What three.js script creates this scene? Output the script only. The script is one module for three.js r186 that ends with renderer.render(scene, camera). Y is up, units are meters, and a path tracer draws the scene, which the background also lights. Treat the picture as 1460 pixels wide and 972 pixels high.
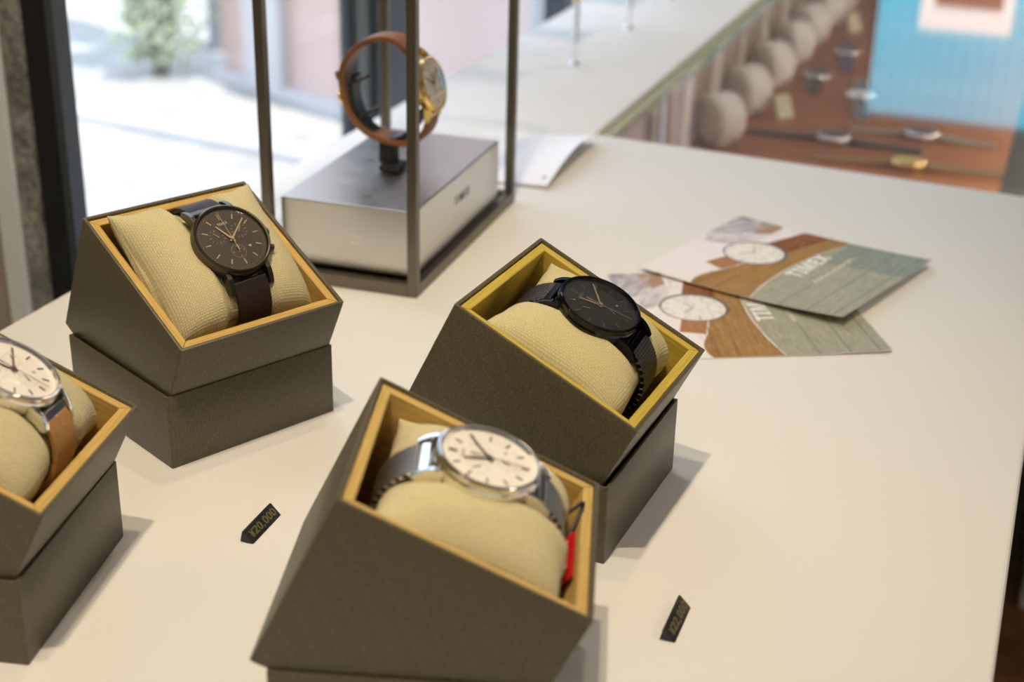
import * as THREE from 'three';
import { RoundedBoxGeometry } from 'three/addons/geometries/RoundedBoxGeometry.js';
import { mergeGeometries, mergeVertices, toCreasedNormals } from 'three/addons/utils/BufferGeometryUtils.js';
import { RectAreaLightUniformsLib } from 'three/addons/lights/RectAreaLightUniformsLib.js';
import { FontLoader } from 'three/addons/loaders/FontLoader.js';
import { TextGeometry } from 'three/addons/geometries/TextGeometry.js';

// ---------------------------------------------------------------- camera, sky, sun, exposure
RectAreaLightUniformsLib.init();
const scene = new THREE.Scene();
const camera = new THREE.PerspectiveCamera(26.01, 1460 / 972, 0.02, 80);
{
  const right = new THREE.Vector3(0.99968, 0.02318, -0.01043), up = new THREE.Vector3(-0.02542, 0.91166, -0.41016), fwd = new THREE.Vector3(0, -0.41029, -0.91195);
  const m = new THREE.Matrix4().makeBasis(right, up, fwd.clone().negate());
  camera.quaternion.setFromRotationMatrix(m);
  camera.position.set(0, 0.37953, 0);
  camera.focus = 0.74;
  camera.userData.fStop = 7;
}
const renderer = new THREE.WebGLRenderer();
renderer.toneMapping = THREE.LinearToneMapping;
renderer.toneMappingExposure = 2.17;
renderer.shadowMap.enabled = true;
scene.background = new THREE.Color().setRGB(0.92, 1.12, 1.42);

const sun = new THREE.DirectionalLight(new THREE.Color().setRGB(1, 0.95, 0.88), 3.3);
sun.position.set(-1 + 3.1, 9, -5 + 2.4);
sun.target.position.set(-1, -0.95, -5);
sun.castShadow = true;
Object.assign(sun.shadow.camera, { left: -7, right: 7, top: 7, bottom: -7, near: 0.5, far: 30 });
scene.add(sun, sun.target);
const LAMP_I = 1.0, LAMP_COLOR = new THREE.Color().setRGB(1, 0.83, 0.585);
const UNSEEN_PANEL_I = [1.2, 2.0];
const SPOTS = [-0.489, -0.2575, 0.1786];           // along the lamp rail, in counter axes

// ---------------------------------------------------------------- helpers
function rng(seed) { let a = seed >>> 0; return () => { a |= 0; a = a + 0x6D2B79F5 | 0; let t = Math.imul(a ^ a >>> 15, 1 | a); t = t + Math.imul(t ^ t >>> 7, 61 | t) ^ t; return ((t ^ t >>> 14) >>> 0) / 4294967296; }; }
const lin = (r, g, b) => new THREE.Color().setRGB(r, g, b);
const V3 = (x, y, z) => new THREE.Vector3(x, y, z);
const used = {};
function numbered(n) { if (!(n in used)) { used[n] = 0; return n; } used[n]++; return n + '_' + String(used[n]).padStart(3, '0'); }
function mesh(name, geo, mat, parent) {
  const m = new THREE.Mesh(geo, mat); m.name = name; m.castShadow = m.receiveShadow = true;
  if (parent) parent.add(m); return m;
}
function tag(o, label, category, group) { o.userData.label = label; o.userData.category = category; if (group) o.userData.group = group; return o; }
function thing(name, label, category, group) { const g = new THREE.Group(); g.name = numbered(name); scene.add(g); return tag(g, label, category, group); }
function single(name, geo, mat, label, category, group) { const m = mesh(numbered(name), geo, mat, scene); return tag(m, label, category, group); }
function struct(name, geo, mat, label) { const m = mesh(name, geo, mat, scene); m.userData.kind = 'structure'; m.userData.label = label; m.userData.category = name.split('_')[0]; return m; }
function box(w, h, d, x = 0, y = 0, z = 0) { const g = new THREE.BoxGeometry(w, h, d); g.translate(x, y, z); return g; }
function rbox(w, h, d, r, x = 0, y = 0, z = 0, s = 2) { const g = new RoundedBoxGeometry(w, h, d, s, r); g.translate(x, y, z); return g; }
function boxUV(geo) {      // uv in metres by the main axis of each face
  const g = geo.index ? geo.toNonIndexed() : geo, p = g.attributes.position, uv = new Float32Array(p.count * 2);
  for (let i = 0; i < p.count; i += 3) {
    const A = new THREE.Vector3().fromBufferAttribute(p, i), B = new THREE.Vector3().fromBufferAttribute(p, i + 1), C = new THREE.Vector3().fromBufferAttribute(p, i + 2);
    const n = B.clone().sub(A).cross(C.clone().sub(A)), ax = Math.abs(n.x), ay = Math.abs(n.y), az = Math.abs(n.z);
    [A, B, C].forEach((q, k) => { const [u, v] = ax >= ay && ax >= az ? [q.z, q.y] : ay >= az ? [q.x, q.z] : [q.x, q.y]; uv[2 * (i + k)] = u; uv[2 * (i + k) + 1] = v; });
  }
  g.setAttribute('uv', new THREE.BufferAttribute(uv, 2)); return g;
}
function merge(list) { return mergeGeometries(list.map(g => { const q = g.index ? g.toNonIndexed() : g; for (const k of Object.keys(q.attributes)) if (!['position', 'normal', 'uv'].includes(k)) q.deleteAttribute(k); return q; })); }
function cyl(r1, r2, h, seg = 24) { return new THREE.CylinderGeometry(r1, r2, h, seg); }
function between(p, q, r, seg = 12) { const d = q.clone().sub(p), g = cyl(r, r, d.length(), seg); g.applyQuaternion(new THREE.Quaternion().setFromUnitVectors(V3(0, 1, 0), d.clone().normalize())); const m = p.clone().add(q).multiplyScalar(0.5); g.translate(m.x, m.y, m.z); return g; }
function latheZ(pts, seg = 72) { const g = new THREE.LatheGeometry(pts.map(([r, z]) => new THREE.Vector2(r, z)), seg); g.rotateX(Math.PI / 2); return toCreasedNormals(g, 0.6); }

// tileable value noise
function tileNoise(n, seed) {
  const R = rng(seed), t = Array.from({ length: n * n }, R);
  return (x, y) => { const X = ((x % 1) + 1) % 1 * n, Y = ((y % 1) + 1) % 1 * n, i = Math.floor(X), j = Math.floor(Y), f = X - i, h = Y - j, s = f * f * (3 - 2 * f), v = h * h * (3 - 2 * h); const q = (a, b) => t[(b % n) * n + a % n]; return (q(i, j) * (1 - s) + q(i + 1, j) * s) * (1 - v) + (q(i, j + 1) * (1 - s) + q(i + 1, j + 1) * s) * v; };
}
function dataTex(w, h, fn, metres, srgb = false) {
  const d = new Uint8Array(w * h * 4);
  for (let j = 0; j < h; j++) for (let i = 0; i < w; i++) { const c = fn(i / w, j / h), k = 4 * (j * w + i); const [r, g, b] = Array.isArray(c) ? c : [c, c, c]; d[k] = 255 * Math.min(1, Math.max(0, r)); d[k + 1] = 255 * Math.min(1, Math.max(0, g)); d[k + 2] = 255 * Math.min(1, Math.max(0, b)); d[k + 3] = 255; }
  const t = new THREE.DataTexture(d, w, h); t.magFilter = THREE.LinearFilter; t.minFilter = THREE.LinearMipmapLinearFilter; t.wrapS = t.wrapT = THREE.RepeatWrapping; if (srgb) t.colorSpace = THREE.SRGBColorSpace;
  if (metres) { const [mx, my] = Array.isArray(metres) ? metres : [metres, metres]; t.repeat.set(1 / mx, 1 / my); }
  t.needsUpdate = true; return t;
}
function canvasTex(w, h, draw) { const c = document.createElement('canvas'); c.width = w; c.height = h; draw(c.getContext('2d'), w, h); const t = new THREE.CanvasTexture(c); t.colorSpace = THREE.SRGBColorSpace; t.magFilter = THREE.LinearFilter; return t; }
const font = await new FontLoader().loadAsync('fonts/droid/droid_sans_bold.typeface.json'), fontThin = await new FontLoader().loadAsync('fonts/droid/droid_sans_regular.typeface.json');

// ---------------------------------------------------------------- textures and materials
const n8 = tileNoise(8, 3), n16 = tileNoise(16, 5), n32 = tileNoise(32, 7), n64 = tileNoise(64, 9), n128 = tileNoise(128, 21);
const twillH = (x, y) => { const k = 10, s = 0.5 + 0.5 * Math.sin(2 * Math.PI * k * (x + y)); const c = 0.5 + 0.5 * Math.sin(2 * Math.PI * k * (x - y)); return 0.75 * s + 0.25 * c; };
const twillBump = dataTex(256, 256, (x, y) => 0.8 * twillH(x, y) + 0.2 * n64(x, y), 0.013);
const twillColor = dataTex(256, 256, (x, y) => { const v = 0.42 + 0.58 * twillH(x, y) * (0.35 + 0.65 * n64(x, y)) + 0.10 * (n16(x, y) - 0.5); return [v, v * 0.985, v * 0.95]; }, 0.013, true);
const linenH = (x, y) => { const k = 10, a = x * k * 2 * Math.PI, b = y * k * 2 * Math.PI, w = Math.sin(a / 2) * Math.sin(b / 2); return w > 0 ? Math.pow(Math.abs(Math.sin(a / 2)), 0.6) * Math.pow(Math.abs(Math.sin(b / 2)), 0.9) : 0.7 * Math.pow(Math.abs(Math.sin(b / 2)), 0.6) * Math.pow(Math.abs(Math.sin(a / 2)), 0.9); };
const linenBump = dataTex(256, 256, (x, y) => 0.85 * linenH(x, y) + 0.15 * n128(x, y), 0.0108);
const linenColor = dataTex(256, 256, (x, y) => { const v = 0.84 + 0.15 * linenH(x, y) + 0.08 * (n32(x, y) - 0.5) + 0.06 * (n128(x, y) - 0.5); return [v, v * (0.99 + 0.01 * n8(x, y)), v * (0.95 + 0.05 * linenH(x, y))]; }, 0.0108, true);
const grain = (x, y) => 0.55 * n128(x * 0.05, y) + 0.3 * tn2(x * 0.25, y) + 0.15 * n16(x, y); const tn2 = tileNoise(48, 31);
const woodColor = dataTex(256, 256, (x, y) => { const v = 0.86 + 0.12 * (n64(x * 0.1, y) - 0.5) + 0.09 * (n16(x * 0.2, y) - 0.5); return [v, v * 0.99, v * 0.96]; }, [0.09, 0.03], true);
const leatherBump = dataTex(256, 256, (x, y) => { const a = n32(x, y), b = n64(x, y); return 0.6 * Math.abs(2 * a - 1) + 0.4 * Math.abs(2 * b - 1); }, 0.02);
const leatherColor = dataTex(256, 256, (x, y) => { const v = 0.90 + 0.07 * (n16(x, y) - 0.5) + 0.12 * (n64(x, y) - 0.5); return [v, v, v]; }, 0.03, true);
const milanH = (x, y) => { const k = 4, yy = y * k, row = Math.floor(yy) % 2, a = Math.abs(Math.sin(Math.PI * (x * k + row * 0.5))), b = Math.abs(Math.sin(Math.PI * yy)); return Math.pow(a, 0.7) * Math.pow(b, 0.5); };
const milanBump = dataTex(128, 128, milanH, 0.0068);
const milanColor = dataTex(128, 128, (x, y) => 0.22 + 0.78 * milanH(x, y), 0.0068, true);
const brushed = dataTex(256, 256, (x, y) => 0.75 + 0.18 * (n128(x * 0.02, y) - 0.5) + 0.10 * (n16(x, y) - 0.5), 0.12);
const matte = dataTex(256, 256, (x, y) => 0.97 + 0.03 * (n128(x, y) - 0.5) + 0.03 * (n16(x, y) - 0.5), 0.3, true);

const M = (o) => new THREE.MeshPhysicalMaterial(o);
const shellMat = M({ color: lin(0.30, 0.26, 0.172), map: twillColor, bumpMap: twillBump, bumpScale: 0.00004, roughness: 0.42, specularIntensity: 1 });
const trayFloorMat = M({ color: lin(0.46, 0.30, 0.13), map: woodColor, roughness: 0.8 });
const linerMat = [lin(0.78, 0.52, 0.165), lin(0.76, 0.58, 0.115), lin(0.80, 0.56, 0.20), lin(0.78, 0.53, 0.175)].map(c => M({ color: c, map: woodColor, roughness: 0.5, specularIntensity: 0.5 }));
const cushionMat = [lin(0.80, 0.70, 0.44), lin(0.78, 0.69, 0.40), lin(0.82, 0.73, 0.46), lin(0.80, 0.71, 0.45)].map(c => M({ color: c, map: linenColor, bumpMap: linenBump, bumpScale: 0.00022, roughness: 0.95, sheen: 0.2, sheenRoughness: 0.6, sheenColor: lin(0.8, 0.75, 0.6) }));
const metal = (c, r, extra = {}) => M({ color: c, metalness: 1, roughness: r, ...extra });
const silver = metal(lin(0.86, 0.85, 0.83), 0.15), silverMatte = metal(lin(0.75, 0.74, 0.72), 0.3), gunmetal = metal(lin(0.115, 0.10, 0.08), 0.33), blackGloss = metal(lin(0.045, 0.045, 0.052), 0.14), gold = metal(lin(0.85, 0.62, 0.24), 0.2), chrome = metal(lin(0.9, 0.9, 0.9), 0.08);
const blackMesh = metal(lin(0.20, 0.185, 0.18), 0.34, { map: milanColor, bumpMap: milanBump, bumpScale: 0.0007 });
const silverMesh = metal(lin(0.78, 0.77, 0.76), 0.34, { map: milanColor, bumpMap: milanBump, bumpScale: 0.0005 });
const darkLeather = M({ color: lin(0.030, 0.014, 0.010), map: leatherColor, bumpMap: leatherBump, bumpScale: 0.0002, roughness: 0.55 });
const tanLeather = M({ color: lin(0.56, 0.28, 0.085), map: leatherColor, bumpMap: leatherBump, bumpScale: 0.00015, roughness: 0.55 });
const brownLeather = M({ color: lin(0.30, 0.125, 0.045), map: leatherColor, bumpMap: leatherBump, bumpScale: 0.0002, roughness: 0.5 });
const crystalMat = M({ color: 0xffffff, transmission: 1, thickness: 0, roughness: 0.02, ior: 1.5 });
const whiteTop = M({ color: lin(0.80, 0.785, 0.76), roughness: 0.5, specularIntensity: 0.45 });
const whiteBody = M({ color: lin(0.74, 0.72, 0.69), map: matte, roughness: 0.6 });
const steelFrame = metal(lin(0.20, 0.175, 0.14), 0.42);
const steelBlock = metal(lin(0.66, 0.64, 0.60), 0.34, { roughnessMap: brushed, bumpMap: brushed, bumpScale: 0.00002 });
steelBlock.roughness = 0.42;
const blackPlastic = M({ color: lin(0.018, 0.018, 0.02), roughness: 0.4 });
const paper = M({ color: lin(0.80, 0.79, 0.78), roughness: 0.7 });

// ---------------------------------------------------------------- counter axes: x across from the window edge, y up, -z along the counter
const ORG = V3(-0.3208, 0, -0.843), TURN = -0.3547;
function inCounter(o) { o.position.copy(ORG); o.rotation.y = TURN; return o; }
const cw = (be, y, al) => V3(be, y, -al).applyAxisAngle(V3(0, 1, 0), TURN).add(ORG);

// ---------------------------------------------------------------- room
const FLOOR = -0.9, CEIL = 1.75, AL0 = -2.3, AL1 = 2.75, BE0 = -0.1, BE1 = 3.2;
const floorTex = dataTex(512, 512, (x, y) => { const p = Math.floor(y * 6), v = 0.7 + 0.2 * ((p * 0.37) % 1) + 0.3 * (n128(x * 0.15, y) - 0.5); return [v, v * 0.97, v * 0.92]; }, 0.9, true);
const wallMat = M({ color: lin(0.62, 0.59, 0.54), map: matte, roughness: 0.85 });
const ceilMat = M({ color: lin(0.75, 0.74, 0.72), map: matte, roughness: 0.9 });
const floorMat = M({ color: lin(0.46, 0.21, 0.07), map: floorTex, roughness: 0.5 });
const slab = (x0, x1, y0, y1, a0, a1) => boxUV(box(x1 - x0, y1 - y0, a1 - a0, (x0 + x1) / 2, (y0 + y1) / 2, -(a0 + a1) / 2));
inCounter(struct('floor', slab(BE0 - 0.12, BE1 + 0.1, FLOOR - 0.1, FLOOR, AL0 - 0.1, AL1 + 0.1), floorMat, 'dark brown wooden shop floor below the counter'));
inCounter(struct('ceiling', slab(BE0 - 0.12, BE1 + 0.1, CEIL, CEIL + 0.15, AL0 - 0.1, AL1 + 0.1), ceilMat, 'plain white shop ceiling above the counter'));
inCounter(struct('wall_right', slab(BE1, BE1 + 0.1, FLOOR, CEIL, AL0 - 0.1, AL1 + 0.1), wallMat, 'plain pale wall across the shop'));
inCounter(struct('wall_front', slab(BE0 - 0.12, BE1, FLOOR, CEIL, AL0 - 0.1, AL0), wallMat, 'plain pale wall at the near end of the shop'));
inCounter(struct('wall_back', slab(BE0 - 0.12, BE1, FLOOR, CEIL, AL1, AL1 + 0.1), M({ color: lin(0.13, 0.10, 0.08), map: matte, roughness: 0.8 }), 'dull brown wall out of view at the far end of the counter, dark so the glass mirrors little'));  // end wall out of view, kept dark so the showcase glass mirrors less haze
// the window side: wall below, above and before the first mullion
const HEAD = 1.5, SILL = -0.82;
inCounter(struct('wall_left', merge([slab(BE0 - 0.12, BE0, FLOOR, CEIL, AL0, 0.055), slab(BE0 - 0.12, BE0, FLOOR, SILL, 0.055, AL1), slab(BE0 - 0.12, BE0, HEAD, CEIL, 0.055, AL1)]), M({ color: lin(0.30, 0.30, 0.25), map: matte, roughness: 0.8 }), 'greenish grey wall around the shop window'));
const concreteTex = dataTex(256, 256, (x, y) => { const v = 0.72 + 0.3 * (n16(x, y) - 0.5) + 0.25 * (n64(x, y) - 0.5) + 0.12 * (n128(x, y) - 0.5); return [v, v, v * 0.98]; }, 0.25, true);
const concrete = M({ color: lin(0.52, 0.51, 0.49), map: concreteTex, roughness: 0.9 });
const blackFrame = M({ color: lin(0.010, 0.009, 0.010), roughness: 0.5 }), slateFrame = M({ color: lin(0.055, 0.062, 0.075), roughness: 0.5 }), tealFrame = M({ color: lin(0.24, 0.28, 0.28), roughness: 0.5 }), paleFrame = M({ color: lin(0.42, 0.46, 0.46), roughness: 0.6 });
let trimNo = 0;
const trim = (a0, a1, x0, x1, mat, label) => inCounter(struct('trim_' + (++trimNo), slab(x0, x1, SILL, HEAD, a0, a1), mat, label));
trim(0.055, 0.236, -0.22, -0.188, M({ color: lin(0.42, 0.42, 0.34), roughness: 0.8 }), 'greenish grey reveal at the edge of the shop window wall');
trim(0.207, 0.236, -0.186, -0.170, M({ color: lin(0.42, 0.35, 0.28), roughness: 0.8 }), 'brown vertical strip at the edge of the shop window wall');
trim(0.207, 0.236, -0.168, -0.150, M({ color: lin(0.84, 0.86, 0.88), roughness: 0.7 }), 'whitish vertical strip beside the concrete pillar');
trim(0.210, 0.236, -0.148, -0.130, concrete, 'grey concrete pillar strip beside the black window frame');
trim(0.212, 0.232, -0.128, -0.106, blackFrame, 'black vertical window frame post beside concrete');
trim(0.209, 0.226, -0.105, -0.098, slateFrame, 'slate grey inner edge of the black window post');
trim(0.722, 0.775, -0.130, -0.121, slateFrame, 'dark slate stile at the near side of the middle mullion');
trim(0.739, 0.79, -0.120, -0.112, tealFrame, 'pale grey green band in the middle mullion');
trim(0.757, 0.85, -0.111, -0.100, slateFrame, 'broad charcoal post of the middle mullion');
trim(1.375, 1.43, -0.130, -0.100, slateFrame, 'dark slate post of the far mullion');
trim(1.97, 2.04, -0.130, -0.100, slateFrame, 'dark slate post next to the end wall');
const paneMat = M({ color: 0xffffff, transmission: 1, thickness: 0, roughness: 0, ior: 1.4 });
let winNo = 0;
for (const [a0, a1] of [[0.236, 0.722], [0.85, 1.375], [1.43, 1.97], [2.04, AL1]]) inCounter(struct('window_' + (++winNo), slab(-0.128, -0.122, SILL, HEAD, a0, a1), paneMat, ['clear shop window pane behind the boxed watch with dark dial', 'clear shop window pane behind the frame with the gold watch', 'clear shop window pane beyond the chrome stands', 'clear shop window pane at the end wall'][winNo - 1]));

// ---------------------------------------------------------------- outside
const groundTex = dataTex(512, 512, (x, y) => { const v = 0.86 + 0.12 * (n32(x, y) - 0.5) + 0.1 * (n128(x, y) - 0.5); return [v, v, v * 0.99]; }, 2.5, true);
{
  const g = struct('ground', boxUV(box(30, 0.2, 30, -6, -1.05, -8)), M({ color: lin(0.43, 0.43, 0.42), map: groundTex, roughness: 0.95 }), 'bright sunlit paving outside the shop window');
  void g;
}
const wallDir = V3(0.745, 0, 0.667), wallN = V3(-0.667, 0, 0.745);
{
  const L = 2.25, w = thing('pink_wall', 'pale pink rendered wall standing in its own shade outside the window', 'wall');
  w.position.copy(V3(0.62, -0.95, -3.72)); w.rotation.y = Math.atan2(-wallDir.z, wallDir.x);
  const pink = M({ color: lin(0.62, 0.43, 0.37), map: matte, roughness: 0.9 }), white = M({ color: lin(0.54, 0.51, 0.50), roughness: 0.85 });
  mesh('wall_face', boxUV(box(L, 3.4, 0.2, -L / 2, 1.7, -0.1)), pink, w);
  for (const x of [-0.66, -1.98]) mesh('pilaster', boxUV(box(0.20, 3.4, 0.05, x, 1.7, 0.02)), white, w);
  mesh('plinth', boxUV(box(L, 0.03, 0.06, -L / 2, 0.015, 0.03)), white, w);
}
{
  const k = struct('trim_kerb', boxUV(box(6, 0.03, 0.10, 0, -0.94, 0)), M({ color: lin(0.40, 0.40, 0.40), roughness: 0.9 }), 'low pale kerb line crossing the sunlit paving');
  k.name = 'kerb'; k.userData.category = 'kerb'; k.position.set(-2.1, 0, -5.0); k.rotation.y = Math.atan2(-wallDir.z, wallDir.x) + 0.25;
}
{
  const b = thing('bush', 'narrow pale green leafy bush on the paving outside the window', 'bush');
  b.position.set(-1.28, -0.95, -5.2);
  const R = rng(77), leaves = [], tri = [];
  for (let i = 0; i < 2600; i++) {
    const h = Math.pow(R(), 0.8), th = R() * Math.PI * 2, rr = (0.145 + 0.05 * Math.sin(h * 9 + th * 3)) * Math.sqrt(R()) * (h < 0.12 ? 0.4 + 5 * h : 1) * (1.12 - 0.5 * h);
    const g = new THREE.SphereGeometry(0.014 + 0.01 * R(), 5, 3); g.scale(1, 0.28, 0.6); g.rotateX(R() * 3); g.rotateY(R() * 6); g.rotateZ(R() * 3);
    g.translate(rr * Math.cos(th) * 1.15, 0.03 + h * 1.05, rr * Math.sin(th)); tri.push(g);
  }
  const f = mesh('foliage', merge(tri), M({ color: lin(0.42, 0.50, 0.34), roughness: 0.8 }), b); f.userData.kind = 'stuff';
  for (let i = 0; i < 5; i++) leaves.push(between(V3(0.02 * Math.cos(i * 1.3), 0, 0.02 * Math.sin(i * 1.3)), V3(0.09 * Math.cos(i * 1.3), 0.75, 0.09 * Math.sin(i * 1.3)), 0.006, 6));
  mesh('stem', merge(leaves), M({ color: lin(0.12, 0.08, 0.05), roughness: 0.9 }), b);
  const p = thing('bollard', 'grey bollard by the pink wall beside the bush', 'bollard'); p.position.set(-1.16, -0.95, -5.62);
  mesh('post', new THREE.LatheGeometry([[0.0, 0], [0.045, 0], [0.045, 0.02], [0.03, 0.04], [0.03, 0.9], [0.02, 0.93], [0, 0.94]].map(q => new THREE.Vector2(...q)), 20), M({ color: lin(0.16, 0.17, 0.19), roughness: 0.6 }), p);
}

// ---------------------------------------------------------------- lamps on the ceiling rail
{
  const rail = inCounter(single('lamp_rail', box(0.035, 0.03, 2.6, 0.39, CEIL - 0.015, 0.3), M({ color: lin(0.7, 0.7, 0.7), roughness: 0.5 }), 'white lamp rail fixed under the ceiling along the counter', 'lamp rail'));
  void rail;
  const glow = new THREE.MeshStandardMaterial({ color: 0x222222, emissive: LAMP_COLOR, emissiveIntensity: 12 });
  const shade = M({ color: lin(0.6, 0.6, 0.6), roughness: 0.5 });
  const where = ['over the nearest watch box', 'over the middle of the four watch boxes', 'over the leaflets', 'over the glass showcase, unseen and placed to light it'];
  [...SPOTS, 1.25].forEach((al, i) => {  // the last lamp is out of view, placed to light the showcase
    const p = cw(0.39, 0, al), t = thing('rail_spotlight', 'white cylindrical spotlight on the ceiling rail ' + where[i], 'spotlight', 'rail spotlights');
    t.position.set(p.x, 1.5, p.z);
    mesh('housing', new THREE.LatheGeometry([[0.026, 0.006], [0.034, 0.0], [0.036, 0.01], [0.036, 0.12], [0.03, 0.13], [0.0, 0.13]].map(q => new THREE.Vector2(...q)), 32), shade, t);
    mesh('stem', cyl(0.006, 0.006, 0.088, 12).translate(0, 0.1745, 0), shade, t);
    const lens = new THREE.CircleGeometry(0.027, 32); lens.rotateX(Math.PI / 2); lens.translate(0, 0.008, 0);
    mesh('lens', lens, glow, t);
    const s = new THREE.SpotLight(LAMP_COLOR, LAMP_I * [1.5, 0.85, 0.36, 1.15][i], 0, i === 3 ? 0.6 : 0.56, 1, 2);
    s.position.set(p.x, 1.496, p.z); s.castShadow = true; s.shadow.radius = 1; s.shadow.mapSize.set(2048, 2048);
    const aim = i === 3 ? cw(0.35, 0, 1.3) : cw(0.16, 0, [-0.15, 0.0, 0.15][i]); s.target.position.copy(aim); scene.add(s, s.target);
  });
}

// ceiling panels out of view, placed to light the front and right box faces
{
  const col = lin(1, 0.86, 0.66), glow = new THREE.MeshStandardMaterial({ color: 0x333333, emissive: col, emissiveIntensity: 1.2 });
  [[0.75, -1.55, 'behind the near end of the counter, placed to light the box fronts'], [2.1, -0.2, 'over the open shop floor, placed to light the right-facing box sides']].forEach(([be, al, at], k) => {
    const t = thing('unseen_ceiling_panel', 'unseen square flat ceiling light panel ' + at, 'ceiling light', 'unseen ceiling light panels'); inCounter(t);
    mesh('frame', box(0.64, 0.02, 0.64, be, CEIL - 0.01, -al), M({ color: lin(0.7, 0.7, 0.7), roughness: 0.5 }), t);
    mesh('diffuser', new THREE.PlaneGeometry(0.6, 0.6).rotateX(Math.PI / 2).translate(be, CEIL - 0.021, -al), glow, t);
    const l = new THREE.RectAreaLight(col, UNSEEN_PANEL_I[k], 0.6, 0.6), p = cw(be, CEIL - 0.024, al); l.position.copy(p); l.lookAt(p.x, -1, p.z); scene.add(l);
  });
}

// ---------------------------------------------------------------- counter
{
  const sh = new THREE.Shape(), r = 0.012;
  sh.moveTo(0, -1.0); sh.lineTo(0.61 - r, -1.0); sh.lineTo(0.61, -1.0 + r); sh.lineTo(0.61, 0.554 - r); sh.quadraticCurveTo(0.61, 0.554, 0.61 - r, 0.5545); sh.lineTo(0.2055, 0.576); sh.lineTo(0.2055, AL1 - 0.002); sh.lineTo(0, AL1 - 0.002); sh.lineTo(0, -1.0);
  const g = new THREE.ExtrudeGeometry(sh, { depth: 0.022, bevelEnabled: true, bevelSize: 0.004, bevelThickness: 0.004, bevelOffset: -0.004, bevelSegments: 4 });
  g.rotateX(-Math.PI / 2); g.translate(0, -0.026, 0);
  inCounter(single('worktop', toCreasedNormals(g, 0.7), whiteTop, 'white satin L-shaped counter worktop under the watch boxes', 'counter'));
  inCounter(single('counter_cabinet', boxUV(merge([box(0.53, 0.858, 1.4, 0.29, FLOOR + 0.435, 0.25), box(0.53, 0.012, 1.4, 0.29, FLOOR + 0.006, 0.25)])), whiteBody, 'white cabinet body carrying the near part of the worktop', 'cabinet'));
  inCounter(single('counter_cabinet', boxUV(box(0.175, 0.858, 2.1, 0.1, FLOOR + 0.435, -1.65)), whiteBody, 'narrow white cabinet body under the far arm of the worktop', 'cabinet'));
}
// cupboard beyond the right edge
{
  const c = thing('cupboard', 'olive brown cupboard with a grey kickboard beside the counter', 'cupboard'); inCounter(c);
  mesh('body', rbox(0.5, 0.45, 0.4, 0.004, 0.92, FLOOR + 0.06 + 0.225, -1.56), M({ color: lin(0.36, 0.32, 0.18), roughness: 0.6 }), c);
  mesh('kickboard', box(0.5, 0.05, 0.36, 0.92, FLOOR + 0.031, -1.545), M({ color: lin(0.72, 0.72, 0.73), roughness: 0.5 }), c);
  for (const x of [0.80, 1.04]) { const d = mesh('door', rbox(0.236, 0.43, 0.016, 0.003, x, FLOOR + 0.06 + 0.225, -1.352), M({ color: lin(0.37, 0.33, 0.19), roughness: 0.55 }), c); mesh('knob', new THREE.SphereGeometry(0.01, 16, 12).translate(x + (x < 0.9 ? 0.09 : -0.09), FLOOR + 0.36, -1.34), silverMatte, d); }
}

// ---------------------------------------------------------------- glass showcase in the angle of the counter
{
  const s = thing('glass_showcase', 'low glass-topped showcase lined with brown in the angle of the counter', 'showcase'); inCounter(s);
  const x0 = 0.2105, x1 = 0.66, a0 = 0.58, a1 = 2.7, dark = M({ color: lin(0.022, 0.026, 0.022), roughness: 0.6 });
  mesh('bottom', box(x1 - x0, 0.012, a1 - a0, (x0 + x1) / 2, -0.109, -(a0 + a1) / 2), dark, s);
  mesh('support', box(x1 - x0 - 0.02, 0.05, a1 - a0 - 0.75, (x0 + x1) / 2, -0.14, -(a0 + a1) / 2 + 0.3), dark, s);
  for (const al of [0.62, 1.9]) for (const x of [x0 + 0.03, x1 - 0.26]) mesh('leg', rbox(0.04, FLOOR * -1 - 0.116, 0.04, 0.004, x, (FLOOR - 0.116) / 2, -al), dark, s);
  mesh('brown_lining', boxUV(rbox(0.342, 0.004, a1 - a0 - 0.02, 0.001, 0.212 + 0.171, -0.1005, -(a0 + a1) / 2)), M({ color: lin(0.36, 0.125, 0.038), map: leatherColor, roughness: 0.6 }), s);
  const tan = M({ color: lin(0.44, 0.34, 0.22), map: woodColor, roughness: 0.35 });
  const back = mesh('side_panel', boxUV(box(0.004, 0.085, a1 - a0, x0 + 0.002, -0.056, -(a0 + a1) / 2)), tan, s);
  const mirrorStripMat = M({ color: lin(0.62, 0.58, 0.52), roughness: 0.4 });  // pale strips stand in for the cuffs mirrored in the side panel
  for (let k = 0; k < 14; k++) mesh('mirrored_cuff_strip', rbox(0.003, 0.082, 0.022 + 0.014 * ((k * 7) % 3), 0.001, x0 + 0.0052, -0.056, -(0.74 + 0.135 * k)), mirrorStripMat, back);
  mesh('glass_edge_strip', rbox(0.009, 0.011, a1 - a0, 0.001, x0 + 0.0045, -0.0085, -(a0 + a1) / 2), M({ color: lin(0.36, 0.37, 0.20), roughness: 0.25 }), s);
  mesh('end_panel', box(x1 - x0 - 0.01, 0.095, 0.004, (x0 + x1) / 2, -0.055, -a1 + 0.002), dark, s);
  mesh('outer_panel', box(0.004, 0.095, a1 - a0, x1 - 0.002, -0.055, -(a0 + a1) / 2), dark, s);
  mesh('near_panel', box(x1 - x0 - 0.01, 0.09, 0.004, (x0 + x1) / 2, -0.058, -a0 - 0.002), dark, s);
  mesh('glass_top', box(x1 - x0 - 0.010, 0.005, a1 - a0 - 0.006, (x0 + x1) / 2 + 0.005, -0.0055, -(a0 + a1) / 2), M({ color: 0xffffff, transmission: 1, thickness: 0, roughness: 0.015, ior: 1.52 }), s);
}
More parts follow.
